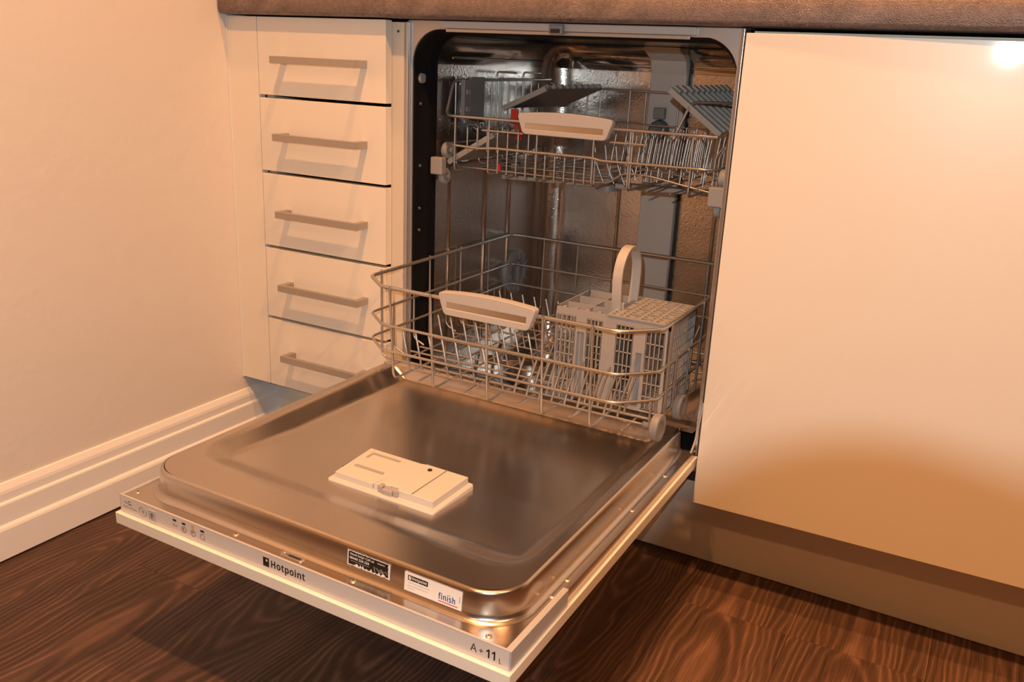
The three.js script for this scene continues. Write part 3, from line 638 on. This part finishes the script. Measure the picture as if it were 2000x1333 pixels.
// ---------------------------------------------------------------- cutlery basket
{
  const k = group('cutlery_basket', 'grey lattice cutlery basket with a loop handle in the lower rack', 'basket');
  const x0 = 0.368, x1 = 0.5545, z0 = -0.058, z1 = 0.07, y0 = 0.3115, y1 = 0.4535, t = 0.0016;
  const bars = (list) => merge(list);
  // lattice wall in the xy plane at z, or the zy plane at x
  const latX = (z, a, b, ya, yb, nx, ny) => { const l = []; for (let i = 0; i <= nx; i++) { const x = a + (b - a) * i / nx; l.push(box(x - 0.0007, x + 0.0007, ya, yb, z - t / 2, z + t / 2)); } for (let j = 0; j <= ny; j++) { const y = ya + (yb - ya) * j / ny; l.push(box(a, b, y - 0.0007, y + 0.0007, z - t / 2, z + t / 2)); } return l; };
  const latZ = (x, a, b, ya, yb, nx, ny) => { const l = []; for (let i = 0; i <= nx; i++) { const z = a + (b - a) * i / nx; l.push(box(x - t / 2, x + t / 2, ya, yb, z - 0.0007, z + 0.0007)); } for (let j = 0; j <= ny; j++) { const y = ya + (yb - ya) * j / ny; l.push(box(x - t / 2, x + t / 2, y - 0.0007, y + 0.0007, a, b)); } return l; };
  const fields = [[x0 + 0.004, x0 + 0.035], [x0 + 0.055, x0 + 0.080], [x0 + 0.104, x0 + 0.131], [x0 + 0.152, x1 - 0.006]];
  for (const z of [z1 - t / 2, z0 + t / 2]) {
    const l = [];
    for (const [a, b] of fields) l.push(...latX(z, a, b, y0 + 0.004, y1 - 0.012, 4, 6));
    const solid = [[x0, x0 + 0.004], [x0 + 0.035, x0 + 0.039], [x0 + 0.051, x0 + 0.055], [x0 + 0.080, x0 + 0.104], [x0 + 0.131, x0 + 0.137], [x0 + 0.147, x0 + 0.152], [x1 - 0.006, x1]];
    for (const [a, b] of solid) l.push(box(a, b, y0 + 0.005, y1 - 0.011, z - t / 2, z + t / 2));
    l.push(box(x0 + 0.039, x0 + 0.051, y1 - 0.035, y1 - 0.011, z - t / 2, z + t / 2), box(x0 + 0.137, x0 + 0.147, y1 - 0.05, y1 - 0.011, z - t / 2, z + t / 2));
    l.push(box(x0, x1, y1 - 0.011, y1, z - t / 2, z + t / 2), box(x0, x1, y0, y0 + 0.005, z - t / 2, z + t / 2));
    part('lattice_side', bars(l), mGreyLight, k);
    const sgn = z > 0 ? -1 : 1;
    part('insert', box(x0 + 0.037, x0 + 0.053, y0 + 0.005, y1 - 0.033, z + sgn * 0.0014 - 0.0005, z + sgn * 0.0014 + 0.0005), mBlueGrey, k, 'blue grey insert');
    part('insert', box(x0 + 0.136, x0 + 0.148, y0 + 0.005, y1 - 0.048, z + sgn * 0.0014 - 0.0005, z + sgn * 0.0014 + 0.0005), mBlueGrey, k, 'blue grey insert');
  }
  for (const x of [x0 + t / 2, x1 - t / 2]) part('lattice_side', bars([...latZ(x, z0 + 0.004, z1 - 0.004, y0 + 0.004, y1 - 0.01, 14, 7), box(x - t / 2, x + t / 2, y0, y1, z0, z0 + 0.004), box(x - t / 2, x + t / 2, y0, y1, z1 - 0.008, z1), box(x - t / 2, x + t / 2, y1 - 0.009, y1, z0, z1), box(x - t / 2, x + t / 2, y0, y0 + 0.005, z0, z1)]), mGreyLight, k);
  // floor
  { const l = []; for (let i = 0; i <= 20; i++) { const x = x0 + (x1 - x0) * i / 20; l.push(box(x - 0.0009, x + 0.0009, y0, y0 + 0.002, z0, z1)); } for (let i = 0; i <= 12; i++) { const z = z0 + (z1 - z0) * i / 12; l.push(box(x0, x1, y0, y0 + 0.002, z - 0.0009, z + 0.0009)); } part('lattice_floor', bars(l), mGreyLight, k); }
  const xm = 0.4555;
  // dividers
  part('divider', box(xm - 0.001, xm + 0.001, y0 + 0.002, y1 + 0.001, z0 + t, z1 - t), mGreyLight, k);
  for (const z of [z0 + 0.04, z0 + 0.085]) part('divider', bars([box(x0 + t, xm - 0.001, y1 - 0.020, y1 - 0.002, z - 0.0007, z + 0.0007), ...latX(z, x0 + t, xm - 0.001, y0 + 0.003, y1 - 0.02, 8, 4)]), mGreyLight, k);
  part('divider', box(x0 + 0.043, x0 + 0.0445, y0 + 0.002, y1 - 0.004, z0 + t, z1 - t), mGreyLight, k);
  part('divider', box(xm + 0.049, xm + 0.0505, y0 + 0.002, y1 - 0.004, z0 + t, z1 - t), mGreyLight, k);
  // slotted lid over the right half
  {
    const l = [];
    for (let i = 0; i <= 10; i++) { const z = z0 + (z1 - z0) * i / 10; l.push(box(xm, x1, y1, y1 + 0.002, z - 0.0021, z + 0.0021)); }
    for (const x of [xm + 0.003, xm + 0.026, xm + 0.05, xm + 0.074, x1 - 0.003]) l.push(box(x - 0.0022, x + 0.0022, y1, y1 + 0.0022, z0, z1));
    for (let i = 0; i < 10; i++) { const z = z0 + (z1 - z0) * (i + 0.5) / 10; for (const x of [xm + 0.0145, xm + 0.038, xm + 0.062, xm + 0.086]) if (rnd() < 0.55) l.push(box(x - 0.004, x + 0.004, y1, y1 + 0.002, z - 0.003, z + 0.003)); }
    part('slotted_lid', bars(l), mGreyLight, k);
  }
  for (let i = 0; i < 9; i++) part('rim_stud', box(x0 + 0.012 + i * 0.0195, x0 + 0.0175 + i * 0.0195, y1 - 0.0005, y1 + 0.0012, z1 - 0.0065, z1 - 0.0005), mGreyLight, k);
  // loop handle in the y-z plane
  {
    const out = [], inn = [], n = 40;
    for (let i = 0; i <= n; i++) {
      const a = Math.PI * (1.5 - 2 * i / n) + Math.PI, q = i / n;            // from rear foot over the top to the front foot
      const th = -Math.PI / 2 + (q - 0.5) * 0;                                // unused
    }
    const path = [];
    for (let i = 0; i <= 8; i++) path.push([0.030 + 0.009 * Math.sin(i / 8 * Math.PI / 2), y1 - 0.02 + 0.07 * i / 8]);
    for (let i = 1; i <= 18; i++) { const a = i / 18 * Math.PI; path.push([0.039 * Math.cos(a), y1 + 0.05 + 0.044 * Math.sin(a)]); }
    for (let i = 1; i <= 8; i++) path.push([-0.039 + 0.009 * (1 - Math.cos(i / 8 * Math.PI / 2)), y1 + 0.05 - 0.07 * i / 8]);
    const zc = 0.002, wd = 0.0075, th = 0.0019;
    const cs = [[-wd, -th], [wd, -th], [wd, th], [-wd, th], [-wd, -th]];
    const g = surface(4, path.length - 1, (u, v, i, j) => {
      const a = path[Math.max(0, j - 1)], b = path[Math.min(path.length - 1, j + 1)], l = Math.hypot(b[0] - a[0], b[1] - a[1]), nz = (b[1] - a[1]) / l, ny = -(b[0] - a[0]) / l;
      return V(xm + cs[i][0], path[j][1] + ny * cs[i][1], zc + path[j][0] + nz * cs[i][1]);
    });
    part('loop_handle', uvm(toCreasedNormals(g, 0.7)), mHandle, k, 'tall rounded carrying loop');
    part('handle_foot', box(xm - 0.010, xm + 0.010, y1 - 0.012, y1 + 0.012, 0.028, 0.0335, 0.0015), mHandle, k);
  }
}
// ---------------------------------------------------------------- upper rack
{
  const k = group('upper_rack', 'upper wire rack with cup shelves pushed into the dishwasher', 'dish rack');
  const x0 = 0.0545, x1 = 0.5525, zf = -0.08, zb = -0.485, yb = 0.621;
  const W = (pts, r = 0.0017, cr = 0.008) => wire(pts, r, cr);
  part('rim', W([[x0 + 0.01, 0.778, -0.47], [x0, 0.776, -0.11], [x0 + 0.002, 0.7165, -0.083], [x0 + 0.03, 0.7165, zf], [x1 - 0.03, 0.7165, zf], [x1 - 0.002, 0.7165, -0.083]], 0.0027, 0.012), mWire, k);
  part('rim', W([[x0 + 0.01, 0.772, -0.47], [x0 + 0.03, 0.765, zb], [x1 - 0.03, 0.765, zb], [x1, 0.765, -0.46], [x1, 0.765, -0.16], [x1 - 0.055, 0.765, -0.10], [x1 - 0.072, 0.708, zf]], 0.0024, 0.012), mWire, k);
  part('ring', W([[x0, 0.6665, -0.2], [x0, 0.6665, -0.088], [x0 + 0.02, 0.6665, zf], [0.13, 0.6645, zf], [0.16, 0.6675, zf], [0.345, 0.6675, zf], [0.36, 0.6645, zf], [x1 - 0.02, 0.6665, zf], [x1, 0.6665, -0.09], [x1, 0.6665, -0.2]], 0.0023, 0.008), mWire, k);
  part('ring', W([[0.135, 0.6965, zf + 0.001], [0.215, 0.6965, zf + 0.001]], 0.0018), mWire, k);
  part('ring', W([[0.375, 0.6955, zf + 0.001], [0.438, 0.6955, zf + 0.001]], 0.0018), mWire, k);
  part('ring', W([[x0 + 0.004, 0.70, zb + 0.004], [x1 - 0.004, 0.70, zb + 0.004]], 0.002), mWire, k);
  // front uprights turning under the rack
  for (const x of [0.0765, 0.146, 0.2405, 0.345, 0.4085, 0.4125, 0.512]) part('long_wire', W([[x, 0.719, zf - 0.003], [x, yb, zf - 0.003], [x, yb, zb], [x, 0.766, zb]], 0.0018, 0.01), mWire, k);
  for (const x of [0.175, 0.275, 0.44, 0.48]) part('long_wire', W([[x, yb, zf - 0.012], [x, yb, zb], [x, 0.766, zb]], 0.0016, 0.01), mWire, k);
  for (const z of [-0.12, -0.2, -0.29, -0.38, -0.46]) part('cross_wire', W([[x0, 0.70, z], [x0 + 0.002, yb + 0.004, z], [0.36, yb + 0.003, z], [0.385, yb + 0.022, z], [0.43, yb + 0.022, z], [x1 - 0.004, yb + 0.004, z], [x1, 0.70, z]], 0.0017, 0.01), mWire, k);
  // candy-cane wires along the front
  const cane = W([[0, 0, 0.0], [0, 0.041, 0.0], [-0.007, 0.049, -0.012], [-0.012, 0.050, -0.022]], 0.0015, 0.007);
  for (let i = 0; i < 7; i++) { const c = part('cane_wire', cane, mWire, k); c.position.set(0.098 + i * 0.0205, 0.660, -0.09); }
  for (let i = 0; i < 11; i++) { const c = part('cane_wire', cane, mWire, k); c.position.set(0.163 + i * 0.0185, 0.624, -0.087); }
  // wall wires on the left, each with a free tip
  for (let i = 0; i < 11; i++) { const z = -0.12 - i * 0.032; part('side_wire', W([[x0 - 0.002, 0.785 - 0.0015 * i, z], [x0 - 0.002, 0.70, z]], 0.0015), mWire, k); }
  for (const z of [-0.255, -0.36]) part('loop_wire', W([[x0 + 0.004, 0.705, z], [x0 + 0.004, 0.792, z], [x0 + 0.004, 0.790, z - 0.075]], 0.002, 0.01), mWire, k);
  for (let i = 0; i < 5; i++) part('side_wire', W([[x1 + 0.002, 0.768, -0.16 - i * 0.07], [x1 + 0.002, 0.70, -0.16 - i * 0.07]], 0.0015), mWire, k);
  for (const z of [-0.095, -0.115]) part('side_wire', W([[x1 - 0.006, yb, z], [x1 - 0.006, 0.685, z], [x1 + 0.004, 0.70, z]], 0.0016, 0.008), mWire, k);
  // rows of fine tines on the right
  const ft = W([[0, 0, 0], [0.001, 0.035, -0.004], [0.004, 0.075, -0.010]], 0.0013, 0.01), fl = W([[0.022, 0, 0.0], [0.006, 0.032, 0], [0.0, 0.062, -0.003]], 0.0013, 0.01);
  for (const z of [-0.13, -0.205, -0.28, -0.355]) for (let i = 0; i < 11; i++) { const t = part('tine', i < 4 && z === -0.13 ? fl : ft, mWire, k); t.position.set(0.325 + i * 0.0195, yb + (i > 2 ? 0.012 : 0.002), z); }
  for (const z of [-0.17, -0.24]) for (let i = 0; i < 6; i++) { const t = part('tine', ft, mWire, k); t.position.set(0.43 + i * 0.0185, yb + 0.012, z); }
  // grip
  const h = part('handle', handleGeo(0.2105, 0.3835, 0.6975, 0.7365, -0.079, 0.014, 0.7060, 0.7150, 0.226, 0.367), mHandle, k, 'pale plastic grip with a golden brown inlay');
  part('inlay', box(0.223, 0.370, 0.7035, 0.7175, -0.0765, -0.0666), mInlay, h);
  // sloped cup shelves with ribs and a thick edge bar
  const shelf = (ax, ay, bx, by, zs, ze, n, m, label, toothEnd = 1) => {
    const dx = bx - ax, dy = by - ay, L = Math.hypot(dx, dy), a = Math.atan2(dy, dx);
    const put = (g) => { g.rotateZ(a); g.translate(ax, ay, 0); return g; };
    const s = part('cup_shelf', put(box(-0.004, L + 0.004, -0.004, 0.006, zs - 0.004, zs + 0.004, 0.0015)), mGreyLight, k, label);
    part('shelf_panel', put(box(0, L, -0.001, 0.0012, ze, zs - 0.004)), m, s);
    const t0 = toothEnd > 0 ? L - 0.010 : -0.004, t1 = toothEnd > 0 ? L + 0.004 : 0.010;
    for (let i = 1; i <= n; i++) { const z = zs + (ze - zs) * i / n; part('shelf_rib', put(box(0, L, 0.001, 0.0055, z - 0.002, z + 0.002)), m, s); }
    for (let i = 1; i <= n; i++) { const z = zs + (ze - zs) * (i - 0.5) / n; part('shelf_tooth', put(box(t0, t1, 0.0012, 0.009, z - 0.006, z + 0.006, 0.001)), mGreyLight, s); }
    return s;
  };
  shelf(0.057, 0.634, 0.144, 0.686, -0.10, -0.40, 9, mGrey, 'low grey cup shelf on the left');
  shelf(0.108, 0.729, 0.188, 0.766, -0.205, -0.46, 9, mGreyDark, 'raised grey ribbed cup shelf with shade put into its dark colour');  // panel and ribs darkened: shade on the top side painted into the grey
  shelf(0.463, 0.779, 0.545, 0.720, -0.10, -0.40, 10, mGreyLight, 'pale slotted cup shelf on the right', -1);
  // height adjusters and red tab
  const adj = part('height_adjuster', merge([box(0.0575, 0.066, 0.712, 0.778, -0.152, -0.128, 0.0015), box(0.0575, 0.0625, 0.70, 0.782, -0.205, -0.155, 0.0015)]), mGrey, k);
  part('adjuster_clip', merge([box(0.066, 0.0685, 0.752, 0.760, -0.146, -0.134), box(0.066, 0.0685, 0.722, 0.730, -0.146, -0.134)]), mGreyLight, adj);
  part('red_tab', merge([box(0.126, 0.140, 0.704, 0.729, -0.199, -0.193, 0.001), box(0.138, 0.158, 0.690, 0.712, -0.192, -0.186, 0.002), box(0.128, 0.134, 0.676, 0.690, -0.188, -0.184, 0.001), box(0.142, 0.156, 0.676, 0.686, -0.188, -0.184, 0.001)]), mRed, k, 'bright red plastic tab');
  part('red_tab', box(0.152, 0.157, 0.6255, 0.638, -0.112, -0.108, 0.001), mRed, k, 'bright red plastic tab');
  // wheels on the rails
  for (const [x, s] of [[0.050, 1], [0.5615, -1]]) for (const [y, z] of [[0.6535, -0.10], [0.608, -0.092], [0.6535, -0.36], [0.608, -0.36]]) {
    const w = 0.006, wg = new THREE.LatheGeometry([[0, -w], [0.0125, -w], [0.0145, -w * 0.6], [0.0145, w * 0.6], [0.0125, w], [0.006, w], [0.005, w * 0.3], [0, w * 0.3]].map((p) => new THREE.Vector2(...p)), 24);
    wg.rotateZ(-s * Math.PI / 2); wg.translate(x, y, z);
    const wh = part('wheel', wg, mGreyLight, k); part('axle', cyl(V(x, y, z), V(x + s * 0.012, y, z), 0.0042), mGrey, wh);
  }
  // spray arm under the rack and its feed pipe
  const bar = (a, b, w, t2) => { const d = b.clone().sub(a), L = d.length(), g = new RoundedBoxGeometry(L, t2, w, 2, 0.003); g.rotateY(-Math.atan2(d.z, d.x)); g.translate((a.x + b.x) / 2, (a.y + b.y) / 2, (a.z + b.z) / 2); return uvm(g); };
  const arm = part('spray_arm', bar(V(0.098, 0.602, -0.225), V(0.50, 0.602, -0.30), 0.026, 0.010), mGreyLight, k, 'pale grey plastic spray arm');
  part('arm_wing', bar(V(0.112, 0.6095, -0.205), V(0.20, 0.6095, -0.46), 0.014, 0.006), mGreyLight, arm);
  part('arm_hub', cyl(V(0.30, 0.592, -0.262), V(0.30, 0.6155, -0.262), 0.022, 0.018, 28), mGrey, arm);
  part('feed_pipe', cyl(V(0.302, 0.614, -0.262), V(0.302, 0.614, -0.49), 0.009, 0.009, 16), mGrey, arm);
  for (const q of [0.15, 0.3, 0.7, 0.85]) part('nozzle', cyl(V(0.098 + 0.402 * q, 0.6065, -0.225 - 0.075 * q), V(0.098 + 0.402 * q, 0.6095, -0.225 - 0.075 * q), 0.005, 0.0035, 10), mGreyDark, arm);
}
// ---------------------------------------------------------------- the photographer's camera with its flash, on a tripod behind the viewpoint
{
  const k = group('camera', 'black camera with lens hood and side flash on a tripod, facing the dishwasher', 'camera');
  const at = (r, u, b) => CAM.clone().addScaledVector(camRight, r).addScaledVector(camUp, u).addScaledVector(camFwd, -b);
  const tf = (g) => { g.applyMatrix4(camBasis); g.translate(CAM.x, CAM.y, CAM.z); return g; };
  const hood = new THREE.LatheGeometry([[0.029, 0.006], [0.031, 0.006], [0.031, 0.045], [0.034, 0.05], [0.034, 0.13], [0.027, 0.13], [0.027, 0.05], [0.029, 0.045], [0.029, 0.006]].map((p) => new THREE.Vector2(...p)), 48); hood.rotateX(Math.PI / 2);
  part('lens_hood', tf(hood), mBlack, k);
  const glass = new THREE.SphereGeometry(0.04, 32, 12, 0, Math.PI * 2, 0, 0.7); glass.rotateX(-Math.PI / 2); glass.scale(1, 1, -0.5); glass.translate(0, 0, 0.03);
  part('front_lens', tf(glass), phy({ color: 0x050608, roughness: 0.05, clearcoat: 1 }), k);
  part('body', tf(uvm(new RoundedBoxGeometry(0.145, 0.105, 0.07, 3, 0.012).translate(0.01, -0.005, 0.165))), mBlack, k);
  part('viewfinder', tf(uvm(new RoundedBoxGeometry(0.05, 0.035, 0.06, 3, 0.008).translate(0.0, 0.06, 0.165))), mBlack, k);
  const S = at(-0.036, 0.0435, 0.1025);
  part('flash_arm', tf(box(-0.046, -0.026, 0.04, 0.075, 0.128, 0.15, 0.003)), mBlack, k);
  part('flash_head', tf(box(-0.056, -0.016, 0.036, 0.056, 0.1055, 0.16, 0.004)), mBlack, k);
  const fl = part('flash_lens', tf(box(-0.042, -0.030, 0.0405, 0.0465, 0.1035, 0.1058, 0.0006)), std({ color: 0xffffff, emissive: FLASH, emissiveIntensity: 30 }), k);
  fl.castShadow = false;
  const l = new THREE.SpotLight(FLASH, FLASH_POWER, 0, 1.05, 0.35, 2);
  l.position.copy(S); l.target.position.copy(S.clone().addScaledVector(camFwd, 2)); l.castShadow = true; l.shadow.radius = 0.16; scene.add(l, l.target);
  const head = at(0.01, -0.075, 0.165);
  part('tripod_head', merge([cyl(head.clone().add(V(0, -0.06, 0)), head.clone().add(V(0, 0.02, 0)), 0.02, 0.024), cyl(head.clone().add(V(0, -0.16, 0)), head.clone().add(V(0, -0.06, 0)), 0.013)]), mBlack, k);
  for (let i = 0; i < 3; i++) { const a = 0.55 + i * Math.PI * 2 / 3, top = head.clone().add(V(Math.cos(a) * 0.02, -0.14, Math.sin(a) * 0.02)), foot = V(head.x + Math.cos(a) * 0.36, 0.004, head.z + Math.sin(a) * 0.36); const lg = part('tripod_leg', cyl(foot, top, 0.010, 0.014, 14), mBlack, k); part('rubber_foot', new THREE.SphereGeometry(0.013, 14, 8).translate(foot.x, 0.0135, foot.z), mRubber, lg); }
}

renderer.render(scene, camera);
